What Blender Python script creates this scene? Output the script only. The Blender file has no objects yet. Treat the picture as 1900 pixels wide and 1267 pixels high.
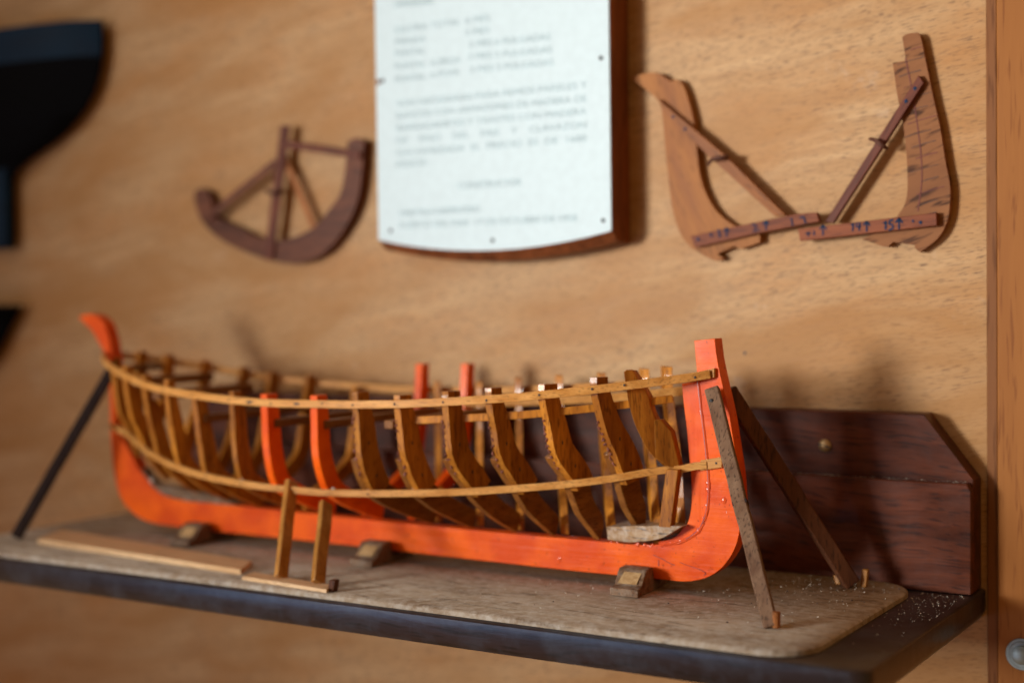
import bpy, bmesh, math, random
from mathutils import Vector, Matrix
import numpy as np
random.seed(7)
SC = bpy.context.scene
COL = SC.collection

# ------------------------------------------------------------------ camera
PXW, PXH = 1900.0, 1267.0
FPX = 2662.1
YAW, PITCH, ROLL = 0.561442, -0.0310933, -0.0127881
CAM = np.array([0.0, -1.0, 0.2041])
def _basis():
    f = np.array([-math.sin(YAW)*math.cos(PITCH), math.cos(YAW)*math.cos(PITCH), math.sin(PITCH)])
    r = np.cross(f, [0, 0, 1]); r /= np.linalg.norm(r); u = np.cross(r, f)
    c, s = math.cos(ROLL), math.sin(ROLL)
    return f, r*c+u*s, u*c-r*s
VF, VR, VU = _basis()
cd = bpy.data.cameras.new('camera'); cam = bpy.data.objects.new('camera', cd); COL.objects.link(cam)
cam.matrix_world = Matrix(((VR[0], VU[0], -VF[0], CAM[0]), (VR[1], VU[1], -VF[1], CAM[1]), (VR[2], VU[2], -VF[2], CAM[2]), (0, 0, 0, 1)))
cd.sensor_width = 36.0; cd.lens = FPX/PXW*36.0
cd.clip_start = 0.02; cd.clip_end = 60
cd.dof.use_dof = True; cd.dof.focus_distance = 0.915; cd.dof.aperture_fstop = 2.5
SC.camera = cam

# ------------------------------------------------------------------ light
W = bpy.data.worlds.new('World'); SC.world = W; W.use_nodes = True
bg = W.node_tree.nodes['Background']
bg.inputs[0].default_value = (1.0, 0.52, 0.20, 1); bg.inputs[1].default_value = 0.30
def area(name, loc, target, sx, sy, power, col, spread=180):
    l = bpy.data.lights.new(name, 'AREA'); l.shape = 'RECTANGLE'; l.size = sx; l.size_y = sy
    l.energy = power; l.color = col; l.spread = math.radians(spread)
    o = bpy.data.objects.new(name, l); COL.objects.link(o)
    o.location = loc
    o.rotation_euler = (Vector(target)-Vector(loc)).to_track_quat('-Z', 'Y').to_euler()
    return o
area('window_light', (-1.84, -2.45, 0.42), (-0.30, -0.0, 0.33), 0.55, 0.62, 4.1, (1.0, 0.985, 0.94), 36)
area('sky_window_light', (-1.5, -1.9, 1.7), (-0.6, -0.1, 0.1), 1.3, 0.9, 8.0, (0.56, 0.78, 1.0))
area('blue_sheen_fill', (-2.0, -2.5, -0.75), (-0.6, -0.2, 0.0), 1.8, 0.6, 7.5, (0.16, 0.45, 1.0))  # added low fill, puts blue reflections on the dark shelf front
vs = SC.view_settings
SC.display_settings.display_device = 'sRGB'
vs.view_transform = 'Standard'; vs.look = 'None'; vs.exposure = 0.0; vs.gamma = 1.0; vs.use_curve_mapping = False

# ------------------------------------------------------------------ pixel -> point on a real plane
def ray(x, y): return VF + VR*((x-PXW/2)/FPX) + VU*(-(y-PXH/2)/FPX)
def hy(x, y, Y):
    d = ray(x, y); t = (Y-CAM[1])/d[1]; p = CAM+t*d; return (float(p[0]), float(Y), float(p[2]))
def hz(x, y, Z):
    d = ray(x, y); t = (Z-CAM[2])/d[2]; p = CAM+t*d; return (float(p[0]), float(p[1]), float(Z))

# ------------------------------------------------------------------ materials
def nt_new(name):
    m = bpy.data.materials.new(name); m.use_nodes = True
    nt = m.node_tree; b = nt.nodes['Principled BSDF']
    return m, nt, b
def N(nt, t, **kw):
    n = nt.nodes.new(t)
    for k, v in kw.items():
        if k.startswith('i_'): n.inputs[k[2:].replace('_', ' ')].default_value = v
        else: setattr(n, k, v)
    return n
def ramp(nt, stops):
    r = nt.nodes.new('ShaderNodeValToRGB'); e = r.color_ramp.elements
    while len(e) < len(stops): e.new(0.5)
    for i, (p, c) in enumerate(stops):
        e[i].position = p; e[i].color = (c[0], c[1], c[2], 1) if not isinstance(c, (int, float)) else (c, c, c, 1)
    return r
def mixc(nt, fac, a, b, mode='MIX'):
    m = nt.nodes.new('ShaderNodeMix'); m.data_type = 'RGBA'; m.blend_type = mode; m.clamp_factor = True
    for sock, v in ((m.inputs[0], fac), (m.inputs[6], a), (m.inputs[7], b)):
        if hasattr(v, 'is_output') or isinstance(v, bpy.types.NodeSocket): nt.links.new(v, sock)
        elif isinstance(v, (int, float)): sock.default_value = v
        else: sock.default_value = (v[0], v[1], v[2], 1)
    return m.outputs[2]

def wood(name, light, dark, pore=None, rot=(0, 0, 0), axis=0, scale=60, stretch=14, pore_amt=0.5, pore_scale=1.0,
         rough=0.5, coat=0.0, bump=0.25, blotch=None, blotch_amt=0.3, spec=0.10, wander=0.004, seed=0.0, dust_or_sheen=None, dust_or_sheen_amt=0.0, dust_or_sheen_scale=60, vary=.16, band=None):
    """stretched-noise wood; 'axis' is the grain direction after the rotation"""
    m, nt, b = nt_new(name); L = nt.links.new
    tc = N(nt, 'ShaderNodeTexCoord')
    oi = N(nt, 'ShaderNodeObjectInfo')
    off = N(nt, 'ShaderNodeVectorMath', operation='SCALE'); L(oi.outputs['Random'], off.inputs[3]); off.inputs[0].default_value = (3.1, 1.7, 2.3)
    ad = N(nt, 'ShaderNodeVectorMath', operation='ADD'); L(tc.outputs['Object'], ad.inputs[0]); L(off.outputs[0], ad.inputs[1])
    wn = N(nt, 'ShaderNodeTexNoise'); wn.inputs['Scale'].default_value = 7; wn.inputs['Detail'].default_value = 2
    L(ad.outputs[0], wn.inputs['Vector'])
    ws = N(nt, 'ShaderNodeVectorMath', operation='SCALE'); L(wn.outputs['Color'], ws.inputs[0]); ws.inputs[3].default_value = wander*6
    ad2 = N(nt, 'ShaderNodeVectorMath', operation='ADD'); L(ad.outputs[0], ad2.inputs[0]); L(ws.outputs[0], ad2.inputs[1])
    mp = N(nt, 'ShaderNodeMapping'); mp.vector_type = 'POINT'; mp.inputs['Rotation'].default_value = rot; mp.inputs['Location'].default_value = (seed, seed*1.3, seed*.7)
    L(ad2.outputs[0], mp.inputs['Vector'])
    sc = [1.0, 1.0, 1.0]; sc[axis] = 1.0/stretch
    m2 = N(nt, 'ShaderNodeMapping'); m2.inputs['Scale'].default_value = sc; L(mp.outputs[0], m2.inputs['Vector'])
    n1 = N(nt, 'ShaderNodeTexNoise'); n1.inputs['Scale'].default_value = scale; n1.inputs['Detail'].default_value = 6; n1.inputs['Roughness'].default_value = 0.62
    L(m2.outputs[0], n1.inputs['Vector'])
    r1 = ramp(nt, [(0.30, dark), (0.52, [ (a+c)/2 for a, c in zip(light, dark)]), (0.72, light)]); L(n1.outputs['Fac'], r1.inputs[0])
    colr = r1.outputs[0]
    if blotch:
        bn = N(nt, 'ShaderNodeTexNoise'); bn.inputs['Scale'].default_value = 16; bn.inputs['Detail'].default_value = 5; bn.inputs['Roughness'].default_value = 0.6
        bm_ = N(nt, 'ShaderNodeMapping'); s2 = [1.4, 1.4, 1.4]; s2[axis] = 0.55; bm_.inputs['Scale'].default_value = s2
        L(mp.outputs[0], bm_.inputs['Vector']); L(bm_.outputs[0], bn.inputs['Vector'])
        br = ramp(nt, [(0.45, 0.0), (0.70, blotch_amt)]); L(bn.outputs['Fac'], br.inputs[0])
        colr = mixc(nt, br.outputs[0], colr, blotch)
    if pore:
        pn = N(nt, 'ShaderNodeTexNoise'); pn.inputs['Scale'].default_value = scale*6*pore_scale; pn.inputs['Detail'].default_value = 2
        pm = N(nt, 'ShaderNodeMapping'); s3 = [1.0, 1.0, 1.0]; s3[axis] = 1.0/(stretch*0.8); pm.inputs['Scale'].default_value = s3
        L(mp.outputs[0], pm.inputs['Vector']); L(pm.outputs[0], pn.inputs['Vector'])
        pr = ramp(nt, [(0.55, 0.0), (0.66, pore_amt)]); L(pn.outputs['Fac'], pr.inputs[0])
        colr = mixc(nt, pr.outputs[0], colr, pore)
    if dust_or_sheen:
        dn = N(nt, 'ShaderNodeTexNoise'); dn.inputs['Scale'].default_value = dust_or_sheen_scale; dn.inputs['Detail'].default_value = 8; dn.inputs['Roughness'].default_value = 0.7
        L(tc.outputs['Object'], dn.inputs['Vector'])
        dr = ramp(nt, [(0.42, 0.0), (0.68, dust_or_sheen_amt)]); L(dn.outputs['Fac'], dr.inputs[0])
        colr = mixc(nt, dr.outputs[0], colr, dust_or_sheen)
    hv = N(nt, 'ShaderNodeHueSaturation'); vm = N(nt, 'ShaderNodeMapRange'); vm.inputs['To Min'].default_value = 1-vary; vm.inputs['To Max'].default_value = 1+vary
    L(oi.outputs['Random'], vm.inputs['Value']); L(vm.outputs[0], hv.inputs['Value']); L(colr, hv.inputs['Color'])
    if band:
        b2 = N(nt, 'ShaderNodeTexNoise'); b2.inputs['Scale'].default_value = 5.5; b2.inputs['Detail'].default_value = 5; b2.inputs['Roughness'].default_value = .55; b2.inputs['Distortion'].default_value = .6
        bm2 = N(nt, 'ShaderNodeMapping'); s4 = [1.0, 1.0, 3.2]; bm2.inputs['Scale'].default_value = s4; L(mp.outputs[0], bm2.inputs['Vector']); L(bm2.outputs[0], b2.inputs['Vector'])
        br2 = ramp(nt, [(.42, 0.0), (.64, .72)]); L(b2.outputs['Fac'], br2.inputs[0])
        c2 = mixc(nt, br2.outputs[0], hv.outputs[0], band)
        s5 = N(nt, 'ShaderNodeTexNoise'); s5.inputs['Scale'].default_value = 13; s5.inputs['Detail'].default_value = 7; s5.inputs['Roughness'].default_value = .7; L(tc.outputs['Object'], s5.inputs['Vector'])
        sr5 = ramp(nt, [(.62, 0.0), (.74, .40)]); L(s5.outputs['Fac'], sr5.inputs[0])
        c3 = mixc(nt, sr5.outputs[0], c2, (.62, .50, .38))
        L(c3, b.inputs['Base Color'])
    else: L(hv.outputs[0], b.inputs['Base Color'])
    rr = N(nt, 'ShaderNodeMapRange'); rr.inputs['To Min'].default_value = rough*0.8; rr.inputs['To Max'].default_value = min(1, rough*1.25)
    L(n1.outputs['Fac'], rr.inputs['Value']); L(rr.outputs[0], b.inputs['Roughness'])
    b.inputs['Specular IOR Level'].default_value = spec
    b.inputs['Coat Weight'].default_value = coat; b.inputs['Coat Roughness'].default_value = 0.11
    bp = N(nt, 'ShaderNodeBump'); bp.inputs['Strength'].default_value = bump; bp.inputs['Distance'].default_value = 0.001
    L(n1.outputs['Fac'], bp.inputs['Height']); L(bp.outputs[0], b.inputs['Normal'])
    return m

def paint(name, base, alt, rough=0.40, coat=0.12, bump=0.5, grain_axis=0):
    m, nt, b = nt_new(name); L = nt.links.new
    tc = N(nt, 'ShaderNodeTexCoord')
    n = N(nt, 'ShaderNodeTexNoise'); n.inputs['Scale'].default_value = 38; n.inputs['Detail'].default_value = 6
    L(tc.outputs['Object'], n.inputs['Vector'])
    r = ramp(nt, [(0.38, alt), (0.62, base)]); L(n.outputs['Fac'], r.inputs[0])
    v = N(nt, 'ShaderNodeTexNoise'); v.inputs['Scale'].default_value = 420; v.inputs['Detail'].default_value = 2
    L(tc.outputs['Object'], v.inputs['Vector'])
    vr = ramp(nt, [(0.66, 0.0), (0.74, 0.75)]); L(v.outputs['Fac'], vr.inputs[0])
    c = mixc(nt, vr.outputs[0], r.outputs[0], (alt[0]*.45, alt[1]*.5, alt[2]*.6))
    L(c, b.inputs['Base Color'])
    mp = N(nt, 'ShaderNodeMapping'); s = [1, 1, 1]; s[grain_axis] = 0.06; mp.inputs['Scale'].default_value = s
    L(tc.outputs['Object'], mp.inputs['Vector'])
    g = N(nt, 'ShaderNodeTexNoise'); g.inputs['Scale'].default_value = 260; g.inputs['Detail'].default_value = 4; L(mp.outputs[0], g.inputs['Vector'])
    g2 = N(nt, 'ShaderNodeTexNoise'); g2.inputs['Scale'].default_value = 90; g2.inputs['Detail'].default_value = 3; L(tc.outputs['Object'], g2.inputs['Vector'])
    mm = N(nt, 'ShaderNodeMath', operation='ADD'); L(g.outputs['Fac'], mm.inputs[0]); L(g2.outputs['Fac'], mm.inputs[1])
    bp = N(nt, 'ShaderNodeBump'); bp.inputs['Strength'].default_value = bump; bp.inputs['Distance'].default_value = 0.0012
    L(mm.outputs[0], bp.inputs['Height']); L(bp.outputs[0], b.inputs['Normal'])
    rr = N(nt, 'ShaderNodeMapRange'); rr.inputs['To Min'].default_value = rough*0.7; rr.inputs['To Max'].default_value = rough*1.6
    L(g2.outputs['Fac'], rr.inputs['Value']); L(rr.outputs[0], b.inputs['Roughness'])
    b.inputs['Coat Weight'].default_value = coat; b.inputs['Coat Roughness'].default_value = 0.17; b.inputs['Specular IOR Level'].default_value = .10
    return m
def plain(name, c, rough=0.6, metal=0.0, spec=0.5, var=.2):
    m, nt, b = nt_new(name)
    tc = N(nt, 'ShaderNodeTexCoord'); n = N(nt, 'ShaderNodeTexNoise'); n.inputs['Scale'].default_value = 140; n.inputs['Detail'].default_value = 4
    nt.links.new(tc.outputs['Object'], n.inputs['Vector'])
    r = ramp(nt, [(0.35, [x*(1-var) for x in c]), (0.65, [min(1, x*(1+var*.6)) for x in c])]); nt.links.new(n.outputs['Fac'], r.inputs[0])
    nt.links.new(r.outputs[0], b.inputs['Base Color'])
    b.inputs['Roughness'].default_value = rough; b.inputs['Metallic'].default_value = metal; b.inputs['Specular IOR Level'].default_value = spec
    return m

R_ = math.radians
M = {}
M['wall'] = wood('plywood_wall', (0.55, 0.350, 0.175), (0.41, 0.232, 0.098), pore=(0.15, 0.085, 0.048), rot=(0, R_(9), 0), axis=0, scale=150, stretch=16,
                 pore_amt=0.8, pore_scale=1.75, rough=0.48, coat=0.0, bump=0.22, blotch=(0.44, 0.20, 0.06), blotch_amt=0.7, wander=0.002, spec=.15, vary=0.0, band=(.36, .170, .050))
M['batten'] = wood('batten_wood', (0.32, 0.130, 0.035), (0.26, 0.098, 0.025), pore=(0.16, 0.05, 0.014), axis=2, scale=70, stretch=22, pore_amt=0.6, rough=0.5, bump=0.12, wander=.002, spec=.10)
M['bead'] = wood('bead_wood', (0.27, 0.11, 0.040), (0.20, 0.08, 0.028), pore=(0.08, 0.025, 0.008), axis=2, scale=70, stretch=22, pore_amt=0.5, rough=0.5, spec=.10, bump=0.1, wander=.002)
M['mahog'] = wood('dark_varnished_mahogany', (0.150, 0.040, 0.017), (0.032, 0.009, 0.006), pore=(0.010, 0.006, 0.007), axis=0, scale=75, stretch=12, pore_amt=0.55,
                  rough=0.36, coat=0.10, bump=0.45, wander=0.006, dust_or_sheen=(0.10, 0.08, 0.08), dust_or_sheen_amt=0.15, spec=.10)
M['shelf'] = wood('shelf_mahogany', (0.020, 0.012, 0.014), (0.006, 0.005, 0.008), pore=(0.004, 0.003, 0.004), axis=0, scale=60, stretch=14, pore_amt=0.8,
                  rough=0.30, coat=0.15, spec=.5, bump=0.5, dust_or_sheen=(0.05, 0.065, 0.09), dust_or_sheen_amt=0.45, dust_or_sheen_scale=38)  # bluish layer paints the front's sheen streaks into the colour
M['panel'] = wood('dusty_plywood_panel', (0.58, 0.48, 0.37), (0.36, 0.28, 0.19), pore=(0.14, 0.095, 0.06), rot=(0, 0, R_(4)), axis=0, scale=34, stretch=12, pore_amt=0.6,
                  rough=0.8, bump=0.8, blotch=(0.22, 0.14, 0.08), blotch_amt=0.8, dust_or_sheen=(0.66, 0.62, 0.55), dust_or_sheen_amt=0.6, dust_or_sheen_scale=150, wander=0.01)
M['orange'] = paint('orange_paint', (0.84, 0.120, 0.003), (0.66, 0.068, 0.003), coat=.25)
M['orange_v'] = paint('orange_paint_upright', (0.86, 0.128, 0.003), (0.70, 0.075, 0.003), coat=.25, grain_axis=2)
M['rib'] = wood('varnished_rib_wood', (0.62, 0.25, 0.028), (0.25, 0.075, 0.008), pore=(0.09, 0.028, 0.008), rot=(0, 0, 0), axis=2, scale=130, stretch=9, pore_amt=0.6,
                rough=0.42, coat=0.17, spec=.10, bump=0.55, wander=0.004, blotch=(0.20, 0.055, 0.012), blotch_amt=0.6)
M['floor'] = wood('floor_timber_wood', (0.30, 0.115, 0.022), (0.15, 0.048, 0.010), pore=(0.06, 0.02, 0.007), axis=1, scale=130, stretch=9, pore_amt=0.6, rough=0.42, coat=0.25, bump=0.5)
M['rail'] = wood('rail_wood', (0.66, 0.34, 0.100), (0.40, 0.155, 0.028), pore=(0.17, 0.07, 0.02), axis=0, scale=150, stretch=16, pore_amt=0.5,
                 rough=0.38, coat=0.2, spec=.10, bump=0.4, wander=0.002)
M['thwart'] = wood('thwart_wood', (0.24, 0.10, 0.032), (0.12, 0.045, 0.013), pore=(0.07, 0.03, 0.012), axis=1, scale=120, stretch=12, rough=0.45, coat=0.15, bump=0.3)
M['deadwood'] = wood('worn_deadwood', (0.40, 0.25, 0.12), (0.20, 0.10, 0.04), pore=(0.05, 0.03, 0.02), axis=0, scale=140, stretch=10, pore_amt=0.9, rough=0.45, coat=0.3,
                     bump=0.9, dust_or_sheen=(0.55, 0.50, 0.43), dust_or_sheen_amt=0.6, dust_or_sheen_scale=200)
M['grey'] = wood('grey_lath_wood', (0.29, 0.18, 0.11), (0.14, 0.072, 0.042), pore=(0.05, 0.03, 0.02), axis=2, scale=130, stretch=9, pore_amt=0.7, rough=0.6, bump=0.6, blotch=(0.14, 0.06, 0.03), blotch_amt=.6)
M['brown'] = wood('dark_brown_lath_wood', (0.125, 0.046, 0.020), (0.060, 0.022, 0.012), pore=(0.02, 0.01, 0.007), axis=2, scale=120, stretch=9, pore_amt=0.7, rough=0.5, coat=.05, bump=0.5)
M['black'] = wood('blackened_lath_wood', (0.040, 0.026, 0.024), (0.018, 0.012, 0.012), axis=2, scale=120, stretch=9, rough=0.4, bump=0.4)
M['block'] = wood('keel_block_wood', (0.23, 0.125, 0.065), (0.085, 0.040, 0.020), pore=(0.03, 0.015, 0.01), axis=1, scale=120, stretch=7, pore_amt=0.7, rough=0.6, bump=0.8, dust_or_sheen=(0.36, 0.31, 0.25), dust_or_sheen_amt=0.55, dust_or_sheen_scale=120)
M['pale'] = wood('pale_strip_wood', (0.80, 0.58, 0.35), (0.60, 0.38, 0.20), pore=(0.30, 0.16, 0.07), axis=0, scale=120, stretch=14, pore_amt=0.4, rough=0.55, bump=0.3, vary=.03)
M['endgrain'] = wood('end_grain', (0.52, 0.36, 0.18), (0.33, 0.19, 0.08), pore=(0.12, 0.06, 0.03), axis=1, scale=300, stretch=1, rough=0.6, bump=0.5)
M['post'] = wood('honey_post_wood', (0.50, 0.24, 0.06), (0.30, 0.12, 0.022), pore=(0.12, 0.05, 0.015), axis=2, scale=130, stretch=12, rough=0.33, coat=0.5, bump=0.3)
M['knee'] = wood('pattern_plank_wood', (0.38, 0.165, 0.052), (0.24, 0.088, 0.026), pore=(0.10, 0.04, 0.015), rot=(0, R_(-70), 0), axis=0, scale=70, stretch=9, pore_amt=0.5,
                 rough=0.5, bump=0.35, blotch=(0.19, 0.075, 0.03), blotch_amt=0.6)
M['knee2'] = wood('lined_plank_wood', (0.31, 0.135, 0.055), (0.20, 0.078, 0.030), pore=(0.055, 0.022, 0.012), rot=(0, R_(17), 0), axis=0, scale=55, stretch=9, pore_amt=0.9,
                  pore_scale=0.9, rough=0.55, bump=0.35)
M['rule'] = wood('rule_wood', (0.27, 0.088, 0.040), (0.14, 0.040, 0.020), pore=(0.07, 0.025, 0.02), rot=(0, R_(8), 0), axis=0, scale=110, stretch=16, pore_amt=0.6, rough=0.5, spec=.10, bump=0.3)
M['brace_l'] = wood('light_brace_wood', (0.36, 0.14, 0.045), (0.22, 0.075, 0.022), pore=(0.1, 0.035, 0.015), rot=(0, R_(-42), 0), axis=0, scale=110, stretch=16, rough=0.45, bump=0.3)
M['brace_d'] = wood('dark_brace_wood', (0.17, 0.052, 0.030), (0.09, 0.028, 0.018), pore=(0.04, 0.015, 0.01), rot=(0, R_(55), 0), axis=0, scale=110, stretch=16, rough=0.45, spec=.10, bump=0.3)
M['frame_d'] = wood('dark_pattern_wood', (0.175, 0.062, 0.032), (0.075, 0.028, 0.018), pore=(0.03, 0.015, 0.012), axis=0, scale=60, stretch=8, rough=0.42, spec=.10, bump=0.3)
M['hull'] = wood('black_hull_paint', (0.004, 0.004, 0.005), (0.003, 0.003, 0.003), axis=0, scale=40, stretch=8, rough=0.7, coat=0.0, bump=0.1, spec=.02)
M['hullband_highlight'] = wood('blue_hull_band_highlight', (0.004, 0.022, 0.045), (0.003, 0.012, 0.026), axis=0, scale=40, stretch=8, rough=0.6, bump=0.1, spec=.10)
M['plaque'] = wood('plaque_mahogany', (0.30, 0.095, 0.032), (0.12, 0.036, 0.014), pore=(0.03, 0.01, 0.005), axis=2, scale=70, stretch=12, rough=0.45, coat=0.1, bump=0.2)
M['paper'] = plain('pale_paper', (0.62, 0.76, 0.80), 0.5, var=.03, spec=.10)
M['ink'] = plain('faded_ink', (0.40, 0.55, 0.59), 0.7, var=.1)
M['blue'] = plain('blue_ink', (0.008, 0.035, 0.085), 0.7, spec=.1)
M['pencil'] = plain('red_pencil', (0.16, 0.035, 0.025), 0.7)
M['graphite'] = plain('pencil_line', (0.07, 0.035, 0.025), 0.7)
M['rust'] = plain('rusty_wire', (0.10, 0.035, 0.02), 0.6, 0.3)
M['brass'] = plain('dull_brass', (0.42, 0.28, 0.13), 0.42, 0.7)
M['steel'] = plain('dull_steel', (0.30, 0.37, 0.37), 0.45, 0.6)
M['darkhole'] = plain('dark_nail', (0.012, 0.012, 0.012), 0.6)
M['crumb'] = plain('pale_crumb', (0.50, 0.45, 0.37), 0.8)
M['crumbd'] = plain('dark_crumb', (0.05, 0.04, 0.035), 0.8)
M['gluewhite'] = plain('dried_glue', (0.42, 0.34, 0.27), 0.35)
M['varnish'] = paint('varnish_drop', (0.75, 0.10, 0.02), (0.60, 0.07, 0.02), rough=0.08, coat=1.0, bump=0.1)
M['redpaint'] = plain('dark_red_paint', (0.30, 0.03, 0.015), 0.3)
M['redrough'] = plain('rough_red_bark', (0.20, 0.055, 0.03), 0.6)

# ------------------------------------------------------------------ helpers
def thing(name, label, cat, loc=(0, 0, 0), group=None):
    o = bpy.data.objects.new(name, None); COL.objects.link(o); o.location = loc; o.empty_display_size = .01
    o['label'] = label; o['category'] = cat
    if group: o['group'] = group
    return o
def origin_of(o):
    v = Vector((0, 0, 0))
    while o: v += o.location; o = o.parent
    return v
def obj(name, bm, mats, parent=None, loc=None, bevel=0.0, seg=2, smooth=True, ang=35, label=None, cat=None, group=None, kind=None):
    me = bpy.data.meshes.new(name)
    base = origin_of(parent)
    wl = Vector(loc) if loc is not None else base
    bmesh.ops.translate(bm, verts=bm.verts, vec=-wl)
    bmesh.ops.recalc_face_normals(bm, faces=bm.faces)
    bm.to_mesh(me); bm.free()
    if smooth:
        for p in me.polygons: p.use_smooth = True
        me.set_sharp_from_angle(angle=math.radians(ang))
    if not isinstance(mats, (list, tuple)): mats = [mats]
    for m in mats: me.materials.append(m)
    o = bpy.data.objects.new(name, me); COL.objects.link(o)
    o.parent = parent; o.location = wl-base
    if bevel:
        b = o.modifiers.new('bevel', 'BEVEL'); b.width = bevel; b.segments = seg; b.limit_method = 'ANGLE'; b.angle_limit = math.radians(38)
    if label: o['label'] = label
    if cat: o['category'] = cat
    if group: o['group'] = group
    if kind: o['kind'] = kind
    return o
def prism(bm, pts, off, mat=0):
    """pts: 3-D outline, off: extrusion vector"""
    a = [bm.verts.new(p) for p in pts]; b = [bm.verts.new(Vector(p)+Vector(off)) for p in pts]
    n = len(pts); fs = [bm.faces.new(a), bm.faces.new(list(reversed(b)))]
    for f in fs: f.normal_update()
    for i in range(n): fs.append(bm.faces.new((a[i], b[i], b[(i+1) % n], a[(i+1) % n])))
    for f in fs: f.material_index = mat
    bmesh.ops.triangulate(bm, faces=fs[:2])
    return fs
def bar(bm, p0, p1, wv, tv, mat=0, taper=1.0, n=1, wob=0.0):
    """bar from p0 to p1 with full section vectors wv, tv"""
    p0, p1, wv, tv = map(Vector, (p0, p1, wv, tv))
    rings = []
    for i in range(n+1):
        t = i/n; c = p0.lerp(p1, t); s = 1+(taper-1)*t
        if wob and 0 < i < n: c = c+Vector((random.uniform(-wob, wob), random.uniform(-wob, wob), 0))
        rings.append([bm.verts.new(c+wv*s*a*.5+tv*s*b*.5) for a, b in ((-1, -1), (1, -1), (1, 1), (-1, 1))])
    fs = [bm.faces.new(rings[0]), bm.faces.new(list(reversed(rings[-1])))]
    for r, q in zip(rings, rings[1:]):
        for k in range(4): fs.append(bm.faces.new((r[k], q[k], q[(k+1) % 4], r[(k+1) % 4])))
    for f in fs: f.material_index = mat
def lath(bm, p0, p1, width, thick, facing=(0.56, -0.83, 0), **kw):
    p0, p1 = Vector(p0), Vector(p1); d = (p1-p0).normalized(); f = Vector(facing)
    w = d.cross(f).normalized(); t = w.cross(d).normalized()
    bar(bm, p0, p1, w*width, t*thick, **kw)
def box(bm, lo, hi, mat=0):
    bar(bm, ((lo[0]+hi[0])/2, (lo[1]+hi[1])/2, lo[2]), ((lo[0]+hi[0])/2, (lo[1]+hi[1])/2, hi[2]), (hi[0]-lo[0], 0, 0), (0, hi[1]-lo[1], 0), mat)
def sweep(bm, path, h, t, mat=0, flat=(0, 0, 1)):
    """rectangular strip along path: height h along 'flat', thickness t sideways"""
    rings = []; path = [Vector(p) for p in path]; up = Vector(flat)
    for i, p in enumerate(path):
        a = path[max(0, i-1)]; b = path[min(len(path)-1, i+1)]; d = (b-a).normalized()
        s = d.cross(up).normalized(); u = s.cross(d).normalized()
        rings.append([bm.verts.new(p+s*t*.5*x+u*h*.5*y) for x, y in ((-1, -1), (1, -1), (1, 1), (-1, 1))])
    fs = [bm.faces.new(rings[0]), bm.faces.new(list(reversed(rings[-1])))]
    for r, q in zip(rings, rings[1:]):
        for k in range(4): fs.append(bm.faces.new((r[k], q[k], q[(k+1) % 4], r[(k+1) % 4])))
    for f in fs: f.material_index = mat
def tube(bm, path, r, mat=0, n=8):
    path = [Vector(p) for p in path]; rings = []
    for i, p in enumerate(path):
        d = (path[min(len(path)-1, i+1)]-path[max(0, i-1)]).normalized()
        a = Vector((0, 0, 1)) if abs(d.z) < .9 else Vector((1, 0, 0)); s = d.cross(a).normalized(); u = s.cross(d)
        rr = r(i/(len(path)-1)) if callable(r) else r
        rings.append([bm.verts.new(p+(s*math.cos(k*2*math.pi/n)+u*math.sin(k*2*math.pi/n))*rr) for k in range(n)])
    fs = [bm.faces.new(rings[0]), bm.faces.new(list(reversed(rings[-1])))]
    for r0, q in zip(rings, rings[1:]):
        for k in range(n): fs.append(bm.faces.new((r0[k], q[k], q[(k+1) % n], r0[(k+1) % n])))
    for f in fs: f.material_index = mat
def disc(bm, c, r, depth, nrm=(0, -1, 0), mat=0, n=16, dome=0.0):
    c = Vector(c); nr = Vector(nrm).normalized(); a = Vector((0, 0, 1)) if abs(nr.z) < .9 else Vector((1, 0, 0))
    s = nr.cross(a).normalized(); u = s.cross(nr)
    prof = [(r, 0), (r, depth)]
    if dome: prof += [(r*.8, depth+dome*.5), (r*.45, depth+dome*.85), (r*.05, depth+dome)]
    rings = [[bm.verts.new(c+nr*h+(s*math.cos(k*2*math.pi/n)+u*math.sin(k*2*math.pi/n))*q) for k in range(n)] for q, h in prof]
    fs = [bm.faces.new(rings[0]), bm.faces.new(list(reversed(rings[-1])))]
    for r0, q in zip(rings, rings[1:]):
        for k in range(n): fs.append(bm.faces.new((r0[k], q[k], q[(k+1) % n], r0[(k+1) % n])))
    for f in fs: f.material_index = mat
def blob(bm, c, r, sc=(1, 1, 1), mat=0, sub=2, jit=0.0):
    res = bmesh.ops.create_icosphere(bm, subdivisions=sub, radius=r)
    for v in res['verts']:
        v.co = Vector(c)+Vector((v.co.x*sc[0], v.co.y*sc[1], v.co.z*sc[2]))*(1+random.uniform(-jit, jit))
    for f in {f for v in res['verts'] for f in v.link_faces}: f.material_index = mat
def spots(name, items, mat, parent, sub=1):
    """one small object per nail or drop: items of (centre, radius, scale)"""
    me0 = {}
    for c, r, sc in items:
        k = (round(r*2e4), sc)
        bm = bmesh.new(); blob(bm, c, r, sc, 0, sub, .06)
        obj(name, bm, mat, parent, loc=Vector(c))
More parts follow.
